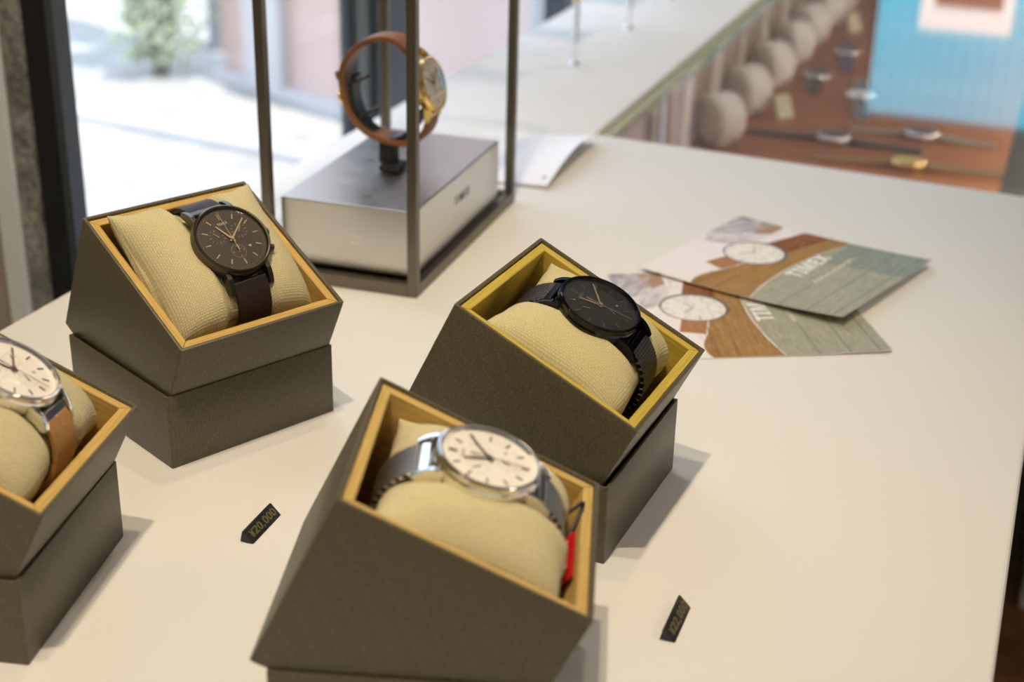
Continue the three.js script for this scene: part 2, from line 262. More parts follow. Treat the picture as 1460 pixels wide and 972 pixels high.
{  // light strip out of view, placed to light the cuffs and side panel
  const col = lin(1, 0.88, 0.72), s = thing('unseen_led_strip', 'unseen slim light strip under the outer edge of the showcase glass, placed to light the white cuffs', 'light strip'); inCounter(s);
  mesh('profile', rbox(0.008, 0.008, 1.9, 0.001, 0.651, -0.0155, -1.66), silverMatte, s);
  mesh('diffuser', new THREE.PlaneGeometry(1.86, 0.006).rotateY(-Math.PI / 2).translate(0.6465, -0.0155, -1.66), new THREE.MeshStandardMaterial({ color: 0x333333, emissive: col, emissiveIntensity: 2 }), s);
  const l = new THREE.RectAreaLight(col, 45, 1.86, 0.006), p = cw(0.645, -0.0155, 1.66); l.position.copy(p); l.lookAt(cw(0.2, -0.06, 1.66)); scene.add(l);
}
// lit picture out of view on the end wall, placed for the blue mirrored in the glass
{
  const tex = canvasTex(512, 512, (c, w, h) => {
    c.fillStyle = '#35b6d8'; c.fillRect(0, 0, w, h);
    const R = rng(4);
    for (let i = 0; i < 130; i++) { c.fillStyle = ['#5cc6e0', '#2aa6cf', '#86cfe0', '#a9c9d8', '#20a9cc'][Math.floor(R() * 5)]; c.globalAlpha = 0.35; c.fillRect(R() * w - 60, R() * h, 60 + R() * 260, 3 + R() * 9); }
    c.globalAlpha = 0.3; c.fillStyle = '#ffffff'; for (let i = 0; i < 20; i++) c.fillRect(i * 26, 0, 3, h);
    c.globalAlpha = 1; c.fillStyle = '#f4ece6'; c.fillRect(0.15 * w, 0.41 * h, 0.33 * w, 0.27 * h); c.fillStyle = '#8a5a48'; c.fillRect(0.20 * w, 0.515 * h, 0.24 * w, 0.12 * h);
  });
  const t = thing('unseen_backlit_picture', 'unseen bright blue backlit picture with a white panel on the end wall, mirrored in the showcase glass', 'picture');
  inCounter(t);
  mesh('frame', box(0.62, 0.51, 0.02, 0.49, 0.261, -2.735), blackFrame, t);
  const pl = new THREE.PlaneGeometry(0.60, 0.49); pl.translate(0.49, 0.261, -2.724);
  mesh('lit_panel', pl, new THREE.MeshStandardMaterial({ color: 0x111111, roughness: 0.5, emissive: 0xffffff, emissiveMap: tex, emissiveIntensity: 0.8 }), t);
}
// white cuffs in the showcase
{
  const cuffMat = M({ color: lin(0.82, 0.80, 0.77), roughness: 0.75 });
  const prof = []; for (let i = 0; i <= 24; i++) { const t = -Math.PI / 2 + Math.PI * i / 24, c = Math.cos(t), s = Math.sin(t); prof.push(new THREE.Vector2(Math.max(0.0, 0.0275 * Math.pow(Math.abs(c), 0.28)), 0.020 * Math.sign(s) * Math.pow(Math.abs(s), 0.45))); }
  const als = [0.925, 1.067, 1.21, 1.35, 1.476, 1.60, 1.72, 1.84];
  const ord = ['first', 'second', 'third', 'fourth', 'fifth', 'sixth', 'seventh', 'eighth'];
  const notes = ord.map((o, i) => o + ' white padded watch cuff from the worktop end of the showcase' + (i === 1 || i === 5 ? ', with a beige card' : ''));
  als.forEach((al, i) => {
    const t = thing('watch_cuff', notes[i], 'watch cuff', 'white cuffs along the showcase panel'); const p = cw(0.243, -0.0985, al); t.position.copy(p); t.rotation.y = TURN + 0.95;
    const g = new THREE.LatheGeometry(prof, 36); g.rotateZ(Math.PI / 2); g.scale(1, 1.05, 1); g.translate(0, 0.0295, 0); mesh('cushion', g, cuffMat, t);
    const foot = rbox(0.02, 0.004, 0.02, 0.001, 0, 0.0022, 0); mesh('foot', foot, cuffMat, t);
    if (i === 1 || i === 5) { const c = tag(mesh(numbered('beige_card'), rbox(0.022, 0.03, 0.002, 0.0006), M({ color: lin(0.60, 0.55, 0.40), roughness: 0.6 }), scene), i === 1 ? 'small beige card leaning on the second white cuff' : 'small beige card leaning on a far white cuff', 'card'); const q = cw(0.290, -0.084, al - 0.006); c.position.copy(q); c.rotation.set(-0.5, TURN + 0.7, 0.25); }
  });
}

// ---------------------------------------------------------------- wrist watches
function dialTexture(bg, ink, soft, wordInk, dateBg, dateInk) {
  return canvasTex(1024, 1024, (c, w) => {
    const C = w / 2, S = w / 2 / 0.0187;               // pixels per metre
    c.fillStyle = bg; c.fillRect(0, 0, w, w);
    c.translate(C, C); c.fillStyle = ink; c.strokeStyle = ink;
    for (let i = 0; i < 60; i++) { c.save(); c.rotate(i * Math.PI / 30); c.beginPath(); c.arc(0, -0.0172 * S, i % 5 ? 4.2 : 6.5, 0, 7); c.fill(); c.restore(); }
    const sub = (deg, n) => {
      const a = deg * Math.PI / 180; c.save(); c.translate(0.0076 * S * Math.sin(a), -0.0076 * S * Math.cos(a));
      if (n === 6) { c.lineWidth = 5; c.strokeStyle = soft; c.beginPath(); c.arc(0, 0, 0.0040 * S, 0, 7); c.stroke(); c.fillStyle = ink; for (let k = 0; k < 4; k++) { c.save(); c.rotate(k * Math.PI / 2); c.beginPath(); c.arc(0, -0.0030 * S, 9, 0, 7); c.fill(); c.restore(); } }
      else { c.fillStyle = soft; for (let k = 0; k < 12; k++) { c.save(); c.rotate(k * Math.PI / 6); c.fillRect(-4, -0.0046 * S, 8, k % 3 ? 0.0010 * S : 0.0016 * S); c.restore(); } }
      c.restore();
    };
    sub(-60, 10); sub(60, 2); sub(180, 6);
    c.fillStyle = wordInk; c.font = 'bold 54px sans-serif'; c.textAlign = 'center'; c.textBaseline = 'middle'; c.fillText('TIMEX', 0, -0.0102 * S);
    c.save(); c.translate(0.0098 * S * Math.sin(2.28), -0.0098 * S * Math.cos(2.28)); c.fillStyle = dateBg; c.fillRect(-0.0013 * S, -0.001 * S, 0.0026 * S, 0.002 * S); c.fillStyle = dateInk; c.font = 'bold 46px sans-serif'; c.fillText('15', 0, 3); c.restore();
  });
}
function ribbon(path, width, thick, taper = 0, closed = false) {      // box section swept along (y, z) points in the watch's own plane
  const curve = new THREE.CatmullRomCurve3(path.map(([y, z]) => V3(0, y, z)), closed, 'centripetal'), N = 96, L = curve.getLength();
  const pos = [], uv = [], idx = [], pr = [[-1, 0.75], [-0.96, 1], [0.96, 1], [1, 0.75], [1, -0.75], [0.96, -1], [-0.96, -1], [-1, -0.75], [-1, 0.75]];
  const across = [0, 0.0004, width - 0.0004, width, width + thick, width + thick, thick + 0.0004, 0.0002, 0];
  for (let i = 0; i <= N; i++) {
    const t = i / N, p = curve.getPointAt(t), d = curve.getTangentAt(t), n = V3(0, -d.z, d.y), w = width * (1 - taper * Math.sin(Math.PI * t)) / 2;
    pr.forEach(([a, b], k) => { pos.push(a * w, p.y + n.y * b * thick / 2, p.z + n.z * b * thick / 2); uv.push(across[k], t * L); });
  }
  const q = pr.length; for (let i = 0; i < N; i++) for (let k = 0; k < q - 1; k++) { const A = i * q + k, B = A + 1, C = A + q, D = C + 1; idx.push(A, C, B, B, C, D); }
  const g = new THREE.BufferGeometry(); g.setAttribute('position', new THREE.Float32BufferAttribute(pos, 3)); g.setAttribute('uv', new THREE.Float32BufferAttribute(uv, 2)); g.setIndex(idx); g.computeVertexNormals(); return g;
}
const G = {};
G.body = latheZ([[0.0, -0.0098], [0.0165, -0.0098], [0.0186, -0.0090], [0.0203, -0.0066], [0.0209, -0.0036], [0.0210, -0.0018], [0.0207, -0.0006], [0.0204, -0.0003]]);
G.bezel = latheZ([[0.0206, -0.0007], [0.0209, 0.0002], [0.0206, 0.0014], [0.0199, 0.0020], [0.0192, 0.0019], [0.0189, 0.0014], [0.0187, 0.0002], [0.0186, -0.0001]]);
G.crystal = latheZ([[0.0190, 0.0014], [0.0178, 0.0019], [0.013, 0.0023], [0.006, 0.0025], [0.0, 0.0025]]);
G.dial = new THREE.CircleGeometry(0.0187, 64);
G.lug = (() => { const s = new THREE.Shape(); s.moveTo(0.0165, -0.0022); s.quadraticCurveTo(0.0225, -0.0024, 0.0268, -0.0080); s.quadraticCurveTo(0.0264, -0.0098, 0.0240, -0.0094); s.quadraticCurveTo(0.021, -0.0074, 0.0165, -0.0078); s.lineTo(0.0165, -0.0022); const g = new THREE.ExtrudeGeometry(s, { depth: 0.0020, bevelEnabled: true, bevelSize: 0.0004, bevelThickness: 0.0004, bevelSegments: 2, curveSegments: 8 }); g.translate(0, 0, -0.001); g.applyMatrix4(new THREE.Matrix4().makeBasis(V3(0, 1, 0), V3(0, 0, 1), V3(1, 0, 0))); return toCreasedNormals(g, 0.6); })();
G.lugs = [[1, 1], [-1, 1], [1, -1], [-1, -1]].map(([sx, sy]) => { const g = G.lug.clone(); if (sy < 0) g.rotateZ(Math.PI); g.translate(sx * 0.0118, 0, 0); return g; });
G.bars = [1, -1].map(s => cyl(0.0008, 0.0008, 0.022, 10).rotateZ(Math.PI / 2).translate(0, s * 0.0244, -0.0080));
G.crown = (() => { const pts = [[0, 0], [0.0024, 0], [0.0026, 0.0004], [0.0026, 0.0026], [0.0022, 0.003], [0, 0.003]].map(q => new THREE.Vector2(...q)); return toCreasedNormals(new THREE.LatheGeometry(pts, 20), 0.5).rotateZ(-Math.PI / 2).translate(0.0205, 0, -0.004); })();
G.pushers = [0.44, -0.44].map(a => { const pts = [[0, 0], [0.0011, 0], [0.0011, 0.0014], [0.0018, 0.0015], [0.0018, 0.003], [0.0014, 0.0033], [0, 0.0033]].map(q => new THREE.Vector2(...q)); return toCreasedNormals(new THREE.LatheGeometry(pts, 16), 0.5).rotateZ(-Math.PI / 2).translate(0.0206, 0, -0.004).rotateZ(a); });
G.marker = box(0.00062, 0.0031, 0.0004, 0, 0.0143, 0.0002); G.marker12 = merge([box(0.0005, 0.0034, 0.0004, -0.0005, 0.0143, 0.0002), box(0.0005, 0.0034, 0.0004, 0.0005, 0.0143, 0.0002)]);
const handShape = (len, tail, w, z) => { const s = new THREE.Shape(); s.moveTo(-w / 2, -tail); s.lineTo(w / 2, -tail); s.lineTo(w * 0.36, len); s.lineTo(-w * 0.36, len); const g = new THREE.ExtrudeGeometry(s, { depth: 0.0002, bevelEnabled: false }); g.translate(0, 0, z); return g; };
G.hour = handShape(0.0105, 0.002, 0.0011, 0.0006); G.minute = handShape(0.0152, 0.002, 0.0009, 0.0009);
G.second = merge([handShape(0.0165, 0.0075, 0.0003, 0.0012), handShape(-0.0045, 0.0075, 0.0009, 0.0012)].map(g => g));
G.hub = cyl(0.0009, 0.0009, 0.0017, 16).rotateX(Math.PI / 2).translate(0, 0, 0.0009);
G.subhand = handShape(0.0030, 0.0010, 0.0004, 0.0003);
G.loop = [[0.0226, -0.0068], [0.0285, -0.0106], [0.0335, -0.0160], [0.0368, -0.0235], [0.0372, -0.0320], [0.0335, -0.0420], [0.0230, -0.0495], [0, -0.0520], [-0.0230, -0.0495], [-0.0335, -0.0420], [-0.0372, -0.0320], [-0.0368, -0.0235], [-0.0335, -0.0160], [-0.0285, -0.0106], [-0.0226, -0.0068]];
function makeWatch(name, label, o) {
  const t = thing(name, label, 'watch');
  mesh('case', G.body, o.caseMat, t); mesh('bezel', G.bezel, o.bezelMat ?? o.caseMat, t);
  const dial = mesh('dial', G.dial, o.dialMat, t);
  const mk = o.markMat;
  for (let i = 0; i < 12; i++) mesh('hour_marker', i ? G.marker : G.marker12, mk, dial).rotation.z = -i * Math.PI / 6;
  mesh('hour_hand', G.hour, o.handMat, dial).rotation.z = -o.time[0] * Math.PI / 180;
  mesh('minute_hand', G.minute, o.handMat, dial).rotation.z = -o.time[1] * Math.PI / 180;
  mesh('second_hand', G.second, o.handMat, dial).rotation.z = -o.time[2] * Math.PI / 180;
  mesh('hand_hub', G.hub, o.handMat, dial);
  [[-60, -35], [60, 40], [180, 25]].forEach(([p, r]) => { const h = mesh('small_hand', G.subhand, o.handMat, dial), a = p * Math.PI / 180; h.position.set(0.0076 * Math.sin(a), 0.0076 * Math.cos(a), 0); h.rotation.z = -r * Math.PI / 180; });
  mesh('crystal', G.crystal, crystalMat, t);
  G.lugs.forEach(g => mesh('lug', g, o.caseMat, t)); G.bars.forEach(g => mesh('strap_bar', g, o.caseMat, t));
  mesh('crown', G.crown, o.caseMat, t); G.pushers.forEach(g => mesh('push_button', g, o.caseMat, t));
  const s = mesh('strap', ribbon(o.loop ?? G.loop, 0.0198, o.strapThick ?? 0.0022), o.strapMat, t); s.userData.label = o.strapLabel;
  for (const sy of [1, -1]) { const e = mesh('strap_end', rbox(0.0200, 0.0046, 0.0030, 0.0010), o.endMat ?? o.caseMat, s); e.position.set(0, sy * 0.0230, -0.0072); e.rotation.x = -sy * 0.55; }
  return t;
}
function poseBasis(t, pos, x, y) { const X = V3(...x).normalize(), Y = V3(...y).normalize(), Z = X.clone().cross(Y).normalize(); t.quaternion.setFromRotationMatrix(new THREE.Matrix4().makeBasis(X, Y, Z)); t.position.set(...pos); }
const inkMat = c => M({ color: c, roughness: 0.45, metalness: 0.2 });
const dialMat = (tex, r = 0.55) => M({ map: tex, roughness: r });
const darkDial = dialMat(dialTexture('#3c3127', '#b09c74', '#a08c66', '#c8b68c', '#2a221b', '#f4eee0')), blackDial = dialMat(dialTexture('#1d1a17', '#403a33', '#464038', '#5c5548', '#15120f', '#d8d2c4'), 0.45), whiteDial = dialMat(dialTexture('#f2ece2', '#b0a596', '#bdb2a2', '#857a6e', '#e2dccf', '#3a332c'));
const khaki = inkMat(lin(0.46, 0.37, 0.22)), dim = inkMat(lin(0.10, 0.09, 0.07)), taupe = inkMat(lin(0.14, 0.11, 0.085)), beigeInk = inkMat(lin(0.30, 0.24, 0.15));

// ---------------------------------------------------------------- watch boxes
const TH = 0.449, RIM = 0.1025, DEP = 0.0794, HB = 0.0409, DB = 0.1045, WB = 0.1036, GAPF = 0.00108, FRONT = 0.03383, W = 0.1;
const BOXES = [
  { p: [-0.17281, -0.74392, 0.75722], e: [0.00236, 0.00017, -0.00085], watch: { pos: [-0.14702, 0.1095, -0.72011], x: [0.7222, 0.0562, -0.6894], y: [-0.5619, 0.6288, -0.5375] }, cushion: [0.0005, -0.0036, 0.0205, 0.14], label: 'dark woven-paper watch box holding the watch with brown dial and dark strap' },
  { p: [0.0183, -0.65858, 1.16294], e: [0.01056, -0.00179, -0.00211], watch: { pos: [0.0415, 0.10666, -0.64974], x: [0.3866, 0.1059, -0.9161], y: [-0.8678, 0.378, -0.3225] }, cushion: [0, -0.0004, 0.0145, -0.056], label: 'dark woven-paper watch box holding the all-black watch' },
  { p: [-0.03233, -0.49598, 1.49894], e: [-0.00652, 0.00177, 0], watch: { pos: [-0.00764, 0.10758, -0.4938], x: [0.0229, 0.0781, -0.9967], y: [-0.9623, 0.272, -0.0008] }, cushion: [0, 0.0012, 0.0138, -0.160], label: 'dark woven-paper watch box holding the white-dial watch with steel mesh strap' },
  { p: [-0.24227, -0.56065, 1.43561], e: [0.01097, -0.00011, -0.00154], watch: { pos: [-0.20937, 0.109, -0.55845], x: [0.1228, -0.0744, -0.9896], y: [-0.843, 0.5185, -0.1436] }, cushion: [0, -0.0030, 0.0193, 0.06], label: 'dark woven-paper watch box holding the white-dial watch with tan strap' },
];
function ring(w, d, t, r, depth) {
  const s = new THREE.Shape(), rr = (S, a, b, q) => { S.moveTo(-a + q, -b); S.lineTo(a - q, -b); S.quadraticCurveTo(a, -b, a, -b + q); S.lineTo(a, b - q); S.quadraticCurveTo(a, b, a - q, b); S.lineTo(-a + q, b); S.quadraticCurveTo(-a, b, -a, b - q); S.lineTo(-a, -b + q); S.quadraticCurveTo(-a, -b, -a + q, -b); };
  rr(s, w / 2, d / 2, r); const h = new THREE.Path(); rr(h, w / 2 - t, d / 2 - t, 0.0003); s.holes.push(h);
  return toCreasedNormals(new THREE.ExtrudeGeometry(s, { depth: depth - 0.0008, bevelEnabled: true, bevelSize: 0.0004, bevelThickness: 0.0004, bevelOffset: -0.0004, bevelSegments: 2, curveSegments: 4 }).translate(0, 0, 0.0004), 0.5);
}
G.trayShell = merge([ring(W, RIM, 0.0019, 0.0010, DEP).translate(0, 0, -DEP), box(W - 0.003, RIM - 0.003, 0.002, 0, 0, -DEP + 0.0012)]);
G.base = ring(WB, DB, 0.0016, 0.0010, HB).rotateX(-Math.PI / 2);
G.baseFloor = box(WB - 0.003, 0.0015, DB - 0.003, 0, 0.0009, 0);
const LT = 0.0046;
G.board = (len) => { const a = len / 2, s = new THREE.Shape(); s.moveTo(-a, 0); s.lineTo(a, 0); s.lineTo(a - LT, LT); s.lineTo(-a + LT, LT); s.lineTo(-a, 0); const g = new THREE.ExtrudeGeometry(s, { depth: 0.0555, bevelEnabled: true, bevelSize: 0.0006, bevelThickness: 0.0006, bevelOffset: -0.0006, bevelSegments: 2 }); g.translate(0, 0, -0.0555 - 0.0020); return boxUV(g); };
G.boardX = G.board(W - 0.0042); G.boardY = G.board(RIM - 0.0042);
G.trayFloor = box(W - 0.013, RIM - 0.013, 0.002, 0, 0, -0.058);

function cushionGeo(seed, len) {
  const R = rng(seed), NU = 110, NV = 96, hw = 0.0433, pos = [], uv = [], idx = [];
  const n1 = tileNoise(6, seed + 1), n2 = tileNoise(14, seed + 2), ear = [0, 0, 0, 0].map(() => 0.9 + 0.25 * R());
  const sm = (a, b, x) => { const t = Math.min(1, Math.max(0, (x - a) / (b - a))); return t * t * (3 - 2 * t); };
  for (let i = 0; i <= NU; i++) {
    const v = -1 + 2 * i / NU, vx = Math.sin(v * Math.PI / 2) * 0.35 + v * 0.65, x = vx * hw, lobe = sm(0.0096, 0.0175, Math.abs(x)), end = Math.pow(1 - Math.pow(Math.abs(vx), 2.6), 0.55);
    const a = 0.0346 + (0.0402 * len - 0.0346) * lobe, top = (0.0130 + 0.0062 * lobe) * Math.max(end, 0.02), bot = 0.030 * Math.max(end, 0.02);
    for (let j = 0; j <= NV; j++) {
      const ph = 2 * Math.PI * j / NV, c = Math.cos(ph), s = Math.sin(ph), cs = Math.sign(c) * Math.pow(Math.abs(c), 0.72), sn = Math.sign(s) * Math.pow(Math.abs(s), 0.80);
      let y = a * cs, z = (s >= 0 ? top : bot) * sn, yy = y / a;
      const cor = Math.pow(Math.abs(vx), 5) * yy * yy, q = ear[(v > 0 ? 1 : 0) + (y > 0 ? 2 : 0)];
      const xx = x * (1 - 0.05 * (1 - yy * yy) * Math.pow(Math.abs(vx), 3));
      const back = y > 0 ? 1 : 0;
      y *= 1 - 0.03 * (1 - Math.pow(Math.abs(vx), 2)) * lobe + (back ? 0.045 * cor * q : -0.05 * cor);
      z += back ? 0.0040 * cor * q - 0.0016 * yy * yy * (1 - cor) : -0.008 * cor - 0.002 * yy * yy;
      const wr = (n1(0.5 + vx * 0.5, j / NV) - 0.5) * 0.0024 + (n2(0.5 + vx * 0.5, j / NV) - 0.5) * 0.0009;
      const k = lobe * Math.min(1, end * 1.5);
      pos.push(xx, y + wr * c * k, z - 0.0222 + wr * s * k); uv.push(xx * 1.05, (s >= 0 ? -y : y) + (s >= 0 ? 0 : 0.2));
    }
  }
  for (let i = 0; i < NU; i++) for (let j = 0; j < NV; j++) { const A = i * (NV + 1) + j, B = A + 1, C = A + NV + 1, D = C + 1; idx.push(A, C, B, B, C, D); }
  const cap = (i, rev) => { const b = i * (NV + 1); for (let j = 1; j < NV - 1; j++) rev ? idx.push(b, b + j, b + j + 1) : idx.push(b, b + j + 1, b + j); };
  cap(0, true); cap(NU, false);
  const g = new THREE.BufferGeometry(); g.setAttribute('position', new THREE.Float32BufferAttribute(pos, 3)); g.setAttribute('uv', new THREE.Float32BufferAttribute(uv, 2)); g.setIndex(idx); g.computeVertexNormals();
  // weld the normals of the seam j = 0 / NV
  const nn = g.attributes.normal; for (let i = 0; i <= NU; i++) { const A = i * (NV + 1), B = A + NV; const n = V3(nn.getX(A) + nn.getX(B), nn.getY(A) + nn.getY(B), nn.getZ(A) + nn.getZ(B)).normalize(); nn.setXYZ(A, n.x, n.y, n.z); nn.setXYZ(B, n.x, n.y, n.z); }
  // seam cord around the pillow's edge
  return g;
}
const trayFrames = [];
BOXES.forEach((b, i) => {
  const t = thing('watch_box', b.label, 'watch box', 'open watch boxes on the counter');
  t.position.set(b.p[0], 0, b.p[1]); t.rotation.y = b.p[2];
  const base = mesh('box_base', G.base, shellMat, t); mesh('base_bottom', G.baseFloor, shellMat, base);
  const tray = mesh('tray', G.trayShell, shellMat, t);
  const F1z = DB / 2 - GAPF + FRONT * Math.sin(TH), F1y = HB + FRONT * Math.cos(TH);
  const rc = V3(0, F1y + RIM / 2 * Math.sin(TH), F1z - RIM / 2 * Math.cos(TH));
  const turn = new THREE.Quaternion().setFromAxisAngle(V3(0, 1, 0), -b.e[0]);
  tray.position.copy(rc.applyQuaternion(turn)).add(V3(-b.e[2], 0, b.e[1]));
  tray.quaternion.copy(turn).multiply(new THREE.Quaternion().setFromAxisAngle(V3(1, 0, 0), -(Math.PI / 2 - TH)));
  const lm = linerMat[i], hx = W / 2 - 0.0021, hy = RIM / 2 - 0.0021;
  [[G.boardX, 0, -hy, 0], [G.boardX, 0, hy, Math.PI], [G.boardY, hx, 0, Math.PI / 2], [G.boardY, -hx, 0, -Math.PI / 2]].forEach(([g, x, y, a]) => { const m = mesh('liner_board', g, lm, tray); m.position.set(x, y, 0); m.rotation.z = a; });
  mesh('tray_floor', G.trayFloor, trayFloorMat, tray);
  t.updateMatrixWorld(true); trayFrames.push(tray.matrixWorld.clone());
});
const cushionNotes = ['cream linen cushion under the watch with brown dial and dark strap', 'cream linen cushion under the all-black watch', 'cream linen cushion under the white-dial watch with steel mesh strap', 'cream linen cushion under the white-dial watch with tan strap'];
BOXES.forEach((b, i) => {
  const g = cushionGeo(101 + i * 17, [1, 0.945, 0.93, 0.97][i]); const m = single('cushion', g, cushionMat[i], cushionNotes[i], 'cushion', 'linen watch cushions');
  const M4 = trayFrames[i].clone().multiply(new THREE.Matrix4().makeTranslation(...b.cushion.slice(0, 3))).multiply(new THREE.Matrix4().makeRotationX(b.cushion[3])); M4.decompose(m.position, m.quaternion, m.scale); m.scale.set(1, 1, 1);
});
const watches = [
  makeWatch('wrist_watch', 'gunmetal watch with dark brown dial and khaki hands on dark leather strap', { caseMat: gunmetal, dialMat: darkDial, markMat: khaki, handMat: khaki, time: [-28, 51, 0], strapMat: darkLeather, strapLabel: 'very dark brown grained leather strap', strapThick: 0.0026 }),
  makeWatch('wrist_watch', 'glossy all-black watch with black dial and black mesh strap', { caseMat: blackGloss, dialMat: blackDial, markMat: dim, handMat: beigeInk, time: [-17, 53, 174], strapMat: blackMesh, strapLabel: 'black woven metal mesh strap', endMat: blackGloss }),
  makeWatch('wrist_watch', 'polished silver watch with white dial and steel mesh strap', { caseMat: silver, dialMat: whiteDial, markMat: taupe, handMat: taupe, time: [-19, 56, 182], strapMat: silverMesh, strapLabel: 'silver woven metal mesh strap', endMat: silver }),
  makeWatch('wrist_watch', 'polished silver watch with white dial and tan leather strap', { caseMat: silver, dialMat: whiteDial, markMat: taupe, handMat: taupe, time: [-22, 60, 172], strapMat: tanLeather, strapLabel: 'tan leather strap', strapThick: 0.0026 }),
];
watches.forEach((w, i) => { const q = BOXES[i].watch; poseBasis(w, q.pos, q.x, q.y); });

// red swing tag beside the cushion of the steel mesh watch
{
  const tex = canvasTex(256, 128, (c, w, h) => { c.fillStyle = '#c8101c'; c.fillRect(0, 0, w, h); c.fillStyle = '#ffe9e4'; c.textAlign = 'center'; c.textBaseline = 'middle'; c.translate(w / 2, h / 2); c.scale(1, 1.7); c.font = 'bold 66px sans-serif'; c.fillText('TIMEX', 0, 0); });
  const t = thing('swing_tag', 'red paper tag with white letters beside the steel mesh watch', 'tag');
  trayFrames[2].decompose(t.position, t.quaternion, t.scale);
  const red = M({ color: lin(0.56, 0.012, 0.018), roughness: 0.5 }), g = new THREE.BoxGeometry(0.032, 0.0006, 0.017);
  const m = mesh('card', g, [red, red, red, M({ map: tex, roughness: 0.5 }), red, red].map((x, k) => k === 2 ? M({ map: tex, roughness: 0.5 }) : k === 3 ? red : x), t);
  m.position.set(-0.006, -0.0405, -0.0115); m.rotation.set(0.30, 0, 0);
  const cord = new THREE.CatmullRomCurve3([V3(0.0105, -0.0265, 0.0035), V3(0.0112, -0.0330, -0.002), V3(0.0145, -0.0365, -0.0015), V3(0.019, -0.040, 0.0005), V3(0.025, -0.0435, 0.0015), V3(0.020, -0.0436, -0.003), V3(0.012, -0.0425, -0.009)]);
  mesh('cord', new THREE.TubeGeometry(cord, 60, 0.0008, 8), blackPlastic, t);
  mesh('knot', new THREE.SphereGeometry(0.0017, 14, 10).translate(0.0130, -0.0350, -0.0010), blackPlastic, t);
}

// ---------------------------------------------------------------- price bars
function priceBar(text, a, b, label) {
  const A = V3(a[0], 0, a[1]), B = V3(b[0], 0, b[1]), L = A.distanceTo(B), t = thing('price_bar', label, 'price tag', 'black price bars on the counter');
  const s = new THREE.Shape(); s.moveTo(-0.0035, 0); s.lineTo(0.0035, 0); s.lineTo(-0.0016, 0.0054); s.lineTo(-0.0024, 0.0054); s.lineTo(-0.0035, 0);
  const g = new THREE.ExtrudeGeometry(s, { depth: L - 0.0006, bevelEnabled: true, bevelSize: 0.0003, bevelThickness: 0.0003, bevelOffset: -0.0003, bevelSegments: 2 });
  // local: x along the bar, z towards the reader
  g.applyMatrix4(new THREE.Matrix4().makeBasis(V3(0, 0, 1), V3(0, 1, 0), V3(1, 0, 0))); g.translate(0.0003, 0.0003, 0);
  mesh('bar', toCreasedNormals(g, 0.5), blackPlastic, t);
  const tg = new TextGeometry(text, { font, size: 0.0036, depth: 0.0004, curveSegments: 3, bevelEnabled: false }); tg.computeBoundingBox(); const bb = tg.boundingBox;
  tg.translate(-(bb.max.x + bb.min.x) / 2, -(bb.max.y + bb.min.y) / 2, 0); tg.scale(L * 0.86 / (bb.max.x - bb.min.x), 1.12, 1);
  const m = mesh('embossed_figures', tg, M({ color: lin(0.30, 0.25, 0.14), roughness: 0.35, metalness: 0.6 }), t);
  const slope = Math.atan2(0.0054, 0.0051); m.rotation.x = -(Math.PI / 2 - slope); m.position.set(L / 2, 0.0030, 0.0011);
  t.position.copy(A); const d = B.clone().sub(A); t.rotation.y = Math.atan2(-d.z, d.x);
}
priceBar('¥20,000', [-0.1240, -0.6010], [-0.1150, -0.6285], 'black bar reading 20,000 between the dark-strap watch box and the nearest box');
priceBar('¥22,000', [0.0705, -0.5305], [0.0800, -0.5575], 'black bar reading 22,000 alone on the open right part of the counter');

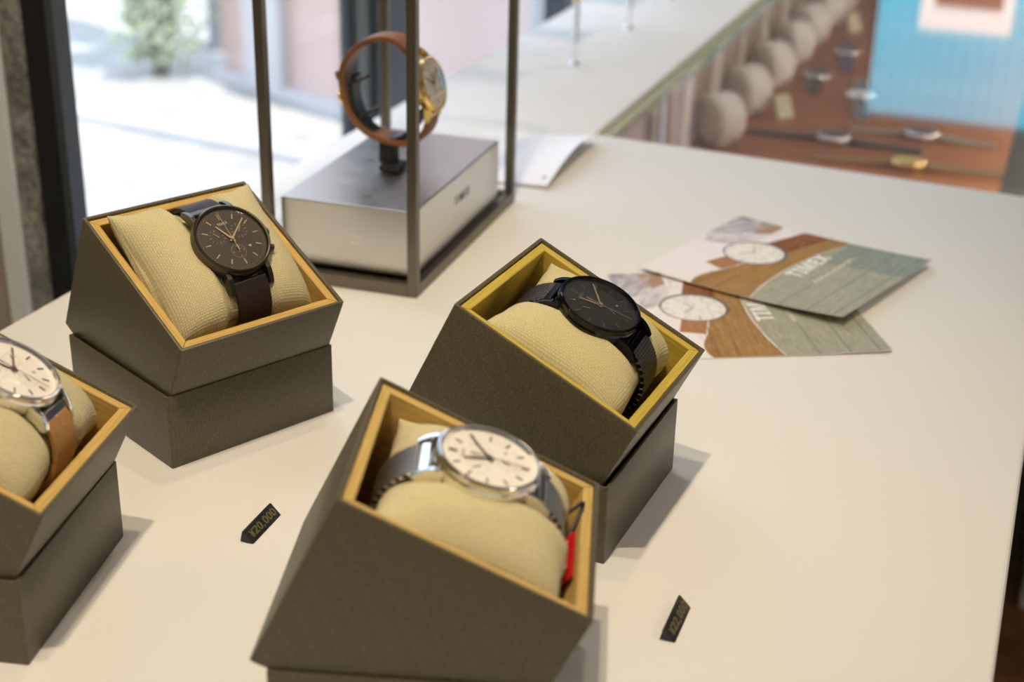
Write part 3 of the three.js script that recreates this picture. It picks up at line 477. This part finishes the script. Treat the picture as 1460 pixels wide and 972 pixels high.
// ---------------------------------------------------------------- printed cards and booklet
const cardTex = canvasTex(710, 775, (c, w, h) => {
  const R = rng(12); c.fillStyle = '#efe9ea'; c.fillRect(0, 0, w, h);
  c.fillStyle = '#b9b1b6'; c.beginPath(); c.moveTo(w * 0.62, 0); c.lineTo(w, 0); c.lineTo(w, h * 0.13); c.lineTo(w * 0.80, h * 0.17); c.lineTo(w * 0.7, h * 0.06); c.fill();
  c.fillStyle = '#dcd5d8'; c.beginPath(); c.ellipse(w * 0.72, h * 0.16, w * 0.16, h * 0.06, 0.4, 0, 7); c.fill();
  c.fillStyle = '#8f8890'; c.beginPath(); c.moveTo(w * 0.82, 0); c.lineTo(w, h * 0.02); c.lineTo(w, h * 0.07); c.lineTo(w * 0.9, h * 0.06); c.fill();
  c.fillStyle = '#a98b73'; c.beginPath(); c.moveTo(w * 0.8, h * 0.17); c.lineTo(w, h * 0.12); c.lineTo(w, h * 0.24); c.lineTo(w * 0.86, h * 0.24); c.fill();
  // round wooden board
  const gr = c.createLinearGradient(0, h * 0.25, 0, h * 0.62); gr.addColorStop(0, '#a3763c'); gr.addColorStop(0.5, '#ab8044'); gr.addColorStop(1, '#94703a');
  c.fillStyle = gr; c.beginPath(); c.moveTo(0, h * 0.27); c.quadraticCurveTo(w * 0.1, h * 0.22, w * 0.25, h * 0.30); c.lineTo(w * 0.75, h * 0.42); c.lineTo(w, h * 0.40); c.lineTo(w, h * 0.60); c.quadraticCurveTo(w * 0.5, h * 0.46, 0, h * 0.56); c.fill();
  c.globalAlpha = 0.25; for (let i = 0; i < 60; i++) { c.strokeStyle = R() < 0.5 ? '#5a3a18' : '#c99a55'; c.lineWidth = 1 + 3 * R(); const y = h * (0.27 + 0.27 * R()); c.beginPath(); c.moveTo(0, y); c.quadraticCurveTo(w * 0.5, y + 20, w, y + 60); c.stroke(); } c.globalAlpha = 1;
  // painted planks
  c.fillStyle = '#a6a591'; c.beginPath(); c.moveTo(0, h * 0.565); c.quadraticCurveTo(w * 0.5, h * 0.47, w, h * 0.60); c.lineTo(w, h); c.lineTo(0, h); c.fill();
  c.globalAlpha = 0.5; for (let i = 0; i < 900; i++) { c.fillStyle = ['#8f9d98', '#b9c2b6', '#7f8c8a', '#9aa79f'][Math.floor(R() * 4)]; c.fillRect(R() * w, h * (0.6 + 0.4 * R()), 30 * R(), 4 * R()); } c.globalAlpha = 1;
  c.fillStyle = '#66706e'; for (const y of [0.70, 0.83, 0.95]) c.fillRect(0, h * y, w, 4);
  c.fillStyle = '#748078'; c.globalAlpha = 0.5; c.fillRect(w * 0.66, h * 0.6, w * 0.34, h * 0.4); c.globalAlpha = 1;
  c.fillStyle = '#b98a5a'; for (let i = 0; i < 40; i++) c.fillRect(R() * w, h * (0.52 + 0.07 * R()), 3 + 9 * R(), 2 + 6 * R());
  // straps and watch
  c.fillStyle = '#8a4f26'; c.save(); c.translate(w * 0.56, h * 0.307); c.rotate(0.28); c.fillRect(60, -48, w * 0.5, 104); c.fillStyle = '#a9764a'; c.fillRect(-w * 0.30, -36, w * 0.26, 84); c.fillStyle = '#6d3c1a'; c.fillRect(60, 44, w * 0.5, 12); c.restore();
  c.fillStyle = '#6b6660'; c.beginPath(); c.ellipse(w * 0.56, h * 0.307, w * 0.165, w * 0.165, 0, 0, 7); c.fill();
  c.fillStyle = '#eeeae6'; c.beginPath(); c.ellipse(w * 0.555, h * 0.303, w * 0.15, w * 0.15, 0, 0, 7); c.fill();
  c.strokeStyle = '#8d8780'; c.lineWidth = 4; for (let k = 0; k < 12; k++) { const a = k * Math.PI / 6; c.beginPath(); c.moveTo(w * 0.555 + w * 0.12 * Math.cos(a), h * 0.303 + w * 0.12 * Math.sin(a)); c.lineTo(w * 0.555 + w * 0.138 * Math.cos(a), h * 0.303 + w * 0.138 * Math.sin(a)); c.stroke(); }
  c.beginPath(); c.moveTo(w * 0.50, h * 0.25); c.lineTo(w * 0.555, h * 0.303); c.lineTo(w * 0.62, h * 0.27); c.stroke();
  c.globalAlpha = 0.16; for (let i = 0; i < 2600; i++) { c.fillStyle = ['#3a2a1a', '#ffffff', '#6f6a60', '#d8c8a8'][Math.floor(R() * 4)]; const y = h * (0.24 + 0.76 * R()); c.fillRect(R() * w, y, 6 + 46 * R(), 1 + 3 * R()); }
  c.globalAlpha = 0.2; for (let i = 0; i < 260; i++) { c.fillStyle = ['#8d8790', '#ffffff', '#c8bfc4'][Math.floor(R() * 3)]; c.beginPath(); c.ellipse(w * (0.55 + 0.45 * R()), h * 0.18 * R(), 8 + 26 * R(), 4 + 9 * R(), 0.5, 0, 7); c.fill(); } c.globalAlpha = 1;
  c.fillStyle = '#f4f4f0'; c.font = 'bold 84px sans-serif'; c.textAlign = 'center'; c.fillText('TIMEX', w * 0.56, h * 0.62); c.strokeStyle = '#d6d2c2'; c.lineWidth = 7; c.beginPath(); for (let k = 0; k <= 60; k++) { const x = w * (0.36 + 0.44 * k / 60), y = h * 0.70 + 9 * Math.sin(k * 1.3) * (k % 9 > 1 ? 1 : 0.1); k ? c.lineTo(x, y) : c.moveTo(x, y); } c.stroke();
});
const cardPrint = M({ map: cardTex, roughness: 0.4 });
function sheet(name, label, category, group, origin, uDir, uLen, vDir, vLen, y0, thick, lift, topMat, edgeMat) {
  const U = V3(uDir[0], 0, uDir[1]).normalize(), Vv = V3(vDir[0], 0, vDir[1]).normalize();
  // local: x along u, z along v, y up
  const g = new THREE.BoxGeometry(uLen, thick, vLen, 24, 1, 24); const p = g.attributes.position;
  for (let i = 0; i < p.count; i++) { const u = p.getX(i) / uLen + 0.5, v = p.getZ(i) / vLen + 0.5; p.setXYZ(i, p.getX(i) + uLen / 2, p.getY(i) + thick / 2 + lift(u, v), p.getZ(i) + vLen / 2); }
  g.computeVertexNormals();
  const m = new THREE.Mesh(g, [edgeMat, edgeMat, topMat, edgeMat, edgeMat, edgeMat]); m.name = numbered(name); m.castShadow = m.receiveShadow = true; scene.add(m); tag(m, label, category, group);
  m.quaternion.setFromRotationMatrix(new THREE.Matrix4().makeBasis(U, V3(0, 1, 0), Vv)); m.position.set(origin[0], y0, origin[1]); return m;
}
sheet('picture_card', 'printed card with a photo of a watch, lying under another card', 'card', 'printed watch cards', [0.0835, -0.819], [-0.13, -0.99], 0.142, [0.99, -0.13], 0.155, 0.0002, 0.0005, (u, v) => 0.0018 * Math.pow(v, 4) * (1 - u), cardPrint, paper);
sheet('picture_card', 'printed card with a photo of a watch, lying on top of another card', 'card', 'printed watch cards', [0.0885, -0.9680], [0.6, -0.8], 0.144, [0.8, 0.6], 0.155, 0.0022, 0.0004, (u, v) => 0.004 * Math.pow(Math.abs(v - 0.35), 2) * 2 + 0.003 * v * v * (1 - u), cardPrint, paper);
{
  const pageTex = canvasTex(512, 512, (c, w, h) => { c.fillStyle = '#eceaec'; c.fillRect(0, 0, w, h); c.fillStyle = '#c05a60'; c.fillRect(w * 0.10, h * 0.80, w * 0.16, h * 0.05); c.fillStyle = '#b9b8bf'; for (let k = 0; k < 9; k++) c.fillRect(w * 0.36, h * (0.12 + 0.07 * k), w * (0.32 + 0.04 * (k % 3)), 4); c.fillStyle = '#5a5f6a'; c.beginPath(); c.arc(w * 0.93, h * 0.9, 8, 0, 7); c.fill(); });
  const page = M({ map: pageTex, roughness: 0.6 });
  const o = [0.0253 - 0.944 * 0.105, -1.142 - 0.33 * 0.105];
  sheet('booklet', 'white open booklet with lifted page edge behind the metal frame', 'booklet', null, [o[0] + 0.33 * 0.14, o[1] - 0.944 * 0.14], [0.944, 0.33], 0.105, [-0.33, 0.944], 0.14, 0.0003, 0.0012, () => 0, paper, paper);
  const b = sheet('booklet_page', 'top', 'page', null, [o[0] + 0.33 * 0.14, o[1] - 0.944 * 0.14], [0.944, 0.33], 0.105, [-0.33, 0.944], 0.14, 0.0017, 0.0004, (u, v) => 0.014 * Math.pow(u, 3) * Math.sin(Math.PI * Math.min(1, 0.2 + v * 0.75)), page, paper);
  const bk = scene.children.find(q => q.name === 'booklet'); bk.attach(b); b.name = 'top_page'; b.userData = { label: 'lifted top page with faint printing' };
}

// ---------------------------------------------------------------- metal display frame, steel block and the watch on it
const FO = V3(-0.0643, 0, -0.9080), E1 = V3(0.2961, 0, -0.9552), FL = 0.2151, FW = 0.1115, FH = 0.30, BT = 0.0068;
const fYaw = Math.atan2(-E1.x, -E1.z);   // local -z = E1, local -x = E2
function inFrame(o, x = 0, y = 0, z = 0) { o.position.copy(FO).add(V3(x, y, z).applyAxisAngle(V3(0, 1, 0), fYaw)); o.rotation.y = fYaw; return o; }
{
  const t = thing('display_frame', 'open dark metal box frame standing around the steel block', 'frame'); inFrame(t);
  const h = BT / 2;
  for (const [x, z] of [[-h, -h], [-FW + h, -h], [-h, -FL + h], [-FW + h, -FL + h]]) mesh('post', rbox(BT, FH, BT, 0.0006, x, FH / 2, z), steelFrame, t);
  for (const y of [0.0045, FH - 0.0045]) {
    for (const z of [-h, -FL + h]) mesh('rail', rbox(FW - 2 * BT, 0.009, BT, 0.0006, -FW / 2, y, z), steelFrame, t);
    for (const x of [-h, -FW + h]) mesh('rail', rbox(BT, 0.009, FL - 2 * BT, 0.0006, x, y, -FL / 2), steelFrame, t);
  }
  mesh('dark_plate', box(FW - 2 * BT, 0.004, FL - 2 * BT, -FW / 2, 0.004, -FL / 2), M({ color: lin(0.03, 0.026, 0.02), roughness: 0.45 }), t);
  const s = thing('steel_block', 'brushed steel plinth block with small lettering inside the metal frame', 'block'); inFrame(s, -FW / 2, 0.0062, -FL / 2);
  const bw = 0.0965, bl = 0.180;
  const blk = mesh('shell', boxUV(rbox(bw, 0.046, bl, 0.0012, 0.001, 0.0265, 0.006, 3)), steelBlock, s);
  mesh('foot', box(bw - 0.02, 0.0036, bl - 0.02, 0.001, 0.0018, 0.006), blackPlastic, s); void blk;
  const tg = new TextGeometry('T I M E X', { font: fontThin, size: 0.0060, depth: 0.0003, curveSegments: 3, bevelEnabled: false }); tg.computeBoundingBox(); tg.translate(-tg.boundingBox.max.x / 2, -0.0034, 0); tg.scale(0.95, 1, 1);
  const m = mesh('lettering', tg, M({ color: lin(0.05, 0.05, 0.05), roughness: 0.5 }), s); m.rotation.y = Math.PI / 2; m.position.set(0.001 + bw / 2, 0.032, 0.0); m.userData.label = 'small black lettering';
}
{
  // stand: foot, stem and C-shaped cradle
  const at = V3(-0.058, 0, -0.098), t = thing('watch_stand', 'black plastic C-shaped watch cradle on the steel block', 'watch stand'); inFrame(t, at.x, 0.0560, at.z);
  mesh('foot', rbox(0.016, 0.005, 0.02, 0.002, 0.004, 0.0027, 0.004), blackPlastic, t);
  mesh('stem', rbox(0.012, 0.018, 0.012, 0.002, -0.001, 0.0125, 0), blackPlastic, t);
  const arc = []; for (let k = 0; k <= 20; k++) { const a = -Math.PI / 2 - 1.5 + 3.1 * k / 20 - 0.35; arc.push([0.0265 * Math.cos(a), 0.0335 * Math.sin(a)]); }
  const g = ribbon(arc.map(([x, y]) => [x, y]), 0.014, 0.003); g.applyMatrix4(new THREE.Matrix4().makeBasis(V3(0, 0, 1), V3(1, 0, 0), V3(0, 1, 0))); g.translate(0, 0.0555, 0);
  mesh('cradle', g, blackPlastic, t);
  for (const [x, y, r] of [[-0.0215, 0.062, 0.5], [-0.0140, 0.040, 0.5]]) { const f = mesh('finger', rbox(0.018, 0.0024, 0.006, 0.001), blackPlastic, t); f.position.set(x, y, 0.004); f.rotation.z = r; }
  // the loop of the watch, in its own plane: y along the strap at the head, z out of the dial
  const w = makeWatch('wrist_watch', 'gold watch on a brown leather strap held upright on the black stand', { caseMat: gold, dialMat: whiteDial, markMat: taupe, handMat: taupe, time: [-60, 50, 180], strapMat: brownLeather, strapLabel: 'brown grained leather strap with stitching', strapThick: 0.0044, loop: [[0.0242, -0.0082], [0.0300, -0.0110], [0.0375, -0.0170], [0.0415, -0.0260], [0.0425, -0.0360], [0.0395, -0.0500], [0.0290, -0.0640], [0.0100, -0.0710], [-0.0090, -0.0700], [-0.0250, -0.0610], [-0.0350, -0.0460], [-0.0395, -0.0300], [-0.0370, -0.0190], [-0.0300, -0.0110], [-0.0242, -0.0082]] });
  mesh('buckle', (() => { const q = new THREE.TorusGeometry(0.0105, 0.0013, 8, 32); q.scale(1, 0.7, 1); return q; })(), gold, w).position.set(0, 0.006, -0.0735);
  mesh('strap_keeper', rbox(0.0225, 0.007, 0.006, 0.0015, 0, 0.0225, -0.0690), brownLeather, w);
  // dial looks to the +x side of the frame and a little upwards; strap runs upright
  const f = (x, y, z) => V3(x, y, z).applyAxisAngle(V3(0, 1, 0), fYaw), lean = 0.30;
  const Z = f(Math.cos(lean), Math.sin(lean), 0), Y = f(-Math.sin(lean), Math.cos(lean), 0), X = Y.clone().cross(Z);
  const pos = FO.clone().add(f(at.x + 0.0325, 0.1205, at.z)); poseBasis(w, pos.toArray(), X.toArray(), Y.toArray());
  w.scale.setScalar(0.92);
}

// ---------------------------------------------------------------- chrome stands on the far arm of the counter
{
  const glassy = M({ color: lin(0.55, 0.55, 0.56), roughness: 0.4 });
  [0.816, 1.018, 1.22].forEach((al, i) => {
    const t = thing('chrome_stand', ['slim chrome post with an unseen side shelf on the far arm, first from the metal frame', 'slim chrome post with an unseen side shelf on the far arm, second from the metal frame', 'slim chrome post with an unseen side shelf on the far arm, third from the metal frame'][i], 'stand', 'chrome stands on the far arm of the counter');
    t.position.copy(cw(0.103, 0, al)); t.rotation.y = TURN;
    mesh('post', cyl(0.003, 0.003, 0.26, 20).translate(0, 0.13, 0), chrome, t);
    mesh('collar', new THREE.LatheGeometry([[0, 0], [0.0055, 0], [0.0055, 0.002], [0.0035, 0.004], [0, 0.004]].map(q => new THREE.Vector2(...q)), 20), chrome, t);
    mesh('ring', cyl(0.005, 0.005, 0.012, 20).translate(0, 0.075, 0), gold, t);
    mesh('shelf', rbox(0.088, 0.004, 0.05, 0.001, -0.046, 0.13, 0.04), glassy, t);  // shelf out of view, placed to shade the counter beside the post
  });
}

// ---------------------------------------------------------------- watches lying in the showcase
{
  const flatWatch = (label, mid, dir, len, strapMat, caseMat, dmat) => {
    const t = thing('flat_watch', label, 'watch', 'watches lying in the showcase');
    const y = -0.0983, h = len / 2;
    const mk = (x0, x1) => { const g = new THREE.BoxGeometry(x1 - x0, 0.0028, 0.018, 20, 1, 1); const p = g.attributes.position; for (let i = 0; i < p.count; i++) { const u = p.getX(i) / (x1 - x0) + 0.5, s = Math.abs(p.getX(i) + (x0 + x1) / 2); p.setY(i, p.getY(i) + 0.006 * Math.exp(-Math.pow(s / 0.03, 2)) + 0.0016); void u; p.setZ(i, p.getZ(i) * (1 - 0.15 * s / h)); } g.translate((x0 + x1) / 2, 0, 0); g.computeVertexNormals(); return boxUV(g); };
    mesh('strap', mk(-h, -0.017), strapMat, t); mesh('strap', mk(0.017, h), strapMat, t);
    mesh('case', new THREE.LatheGeometry([[0, 0.0005], [0.017, 0.0005], [0.0195, 0.003], [0.0195, 0.008], [0.018, 0.0102], [0.0165, 0.0098]].map(q => new THREE.Vector2(...q)), 40), caseMat, t);
    mesh('dial', new THREE.CircleGeometry(0.0168, 40).rotateX(-Math.PI / 2).translate(0, 0.0096, 0), dmat, t);
    mesh('crown', cyl(0.0022, 0.0022, 0.003, 14).rotateX(Math.PI / 2).translate(0, 0.005, 0.0205), caseMat, t);
    t.position.set(mid[0], y, mid[1]); t.rotation.y = Math.atan2(-dir[1], dir[0]);
  };
  const dk = M({ color: lin(0.05, 0.045, 0.04), roughness: 0.45 }), pale = metal(lin(0.80, 0.72, 0.52), 0.35), gd = metal(lin(0.85, 0.62, 0.22), 0.32), st = metal(lin(0.7, 0.68, 0.68), 0.3), dkd = M({ color: lin(0.08, 0.07, 0.065), roughness: 0.3 });
  flatWatch('watch with dark strap lying in the showcase near the white cuffs', [0.362, -1.640], [0.96, 0.36], 0.20, dk, st, dkd);
  flatWatch('watch with pale gold bracelet lying in the showcase between dark-strap and gold watches', [0.468, -1.662], [0.93, 0.34], 0.165, pale, st, dkd);
  flatWatch('watch with yellow gold bracelet lying in the showcase next to the worktop edge', [0.425, -1.548], [0.95, 0.24], 0.20, gd, gold, M({ color: lin(0.5, 0.36, 0.12), roughness: 0.4 }));
  flatWatch('steel bracelet watch lying lengthwise in the showcase', [0.432, -1.83], [-0.2, 1], 0.19, st, silver, M({ color: lin(0.75, 0.72, 0.7), roughness: 0.4 }));
  flatWatch('watch with dark purple strap lying lengthwise in the showcase', [0.462, -2.07], [-0.2, 1], 0.2, M({ color: lin(0.10, 0.07, 0.13), roughness: 0.5 }), st, dkd);
  flatWatch('watch with black strap lying alone behind the white cuffs in the showcase', [0.395, -1.93], [-0.25, 1], 0.15, dk, st, dkd);
}
renderer.render(scene, camera);
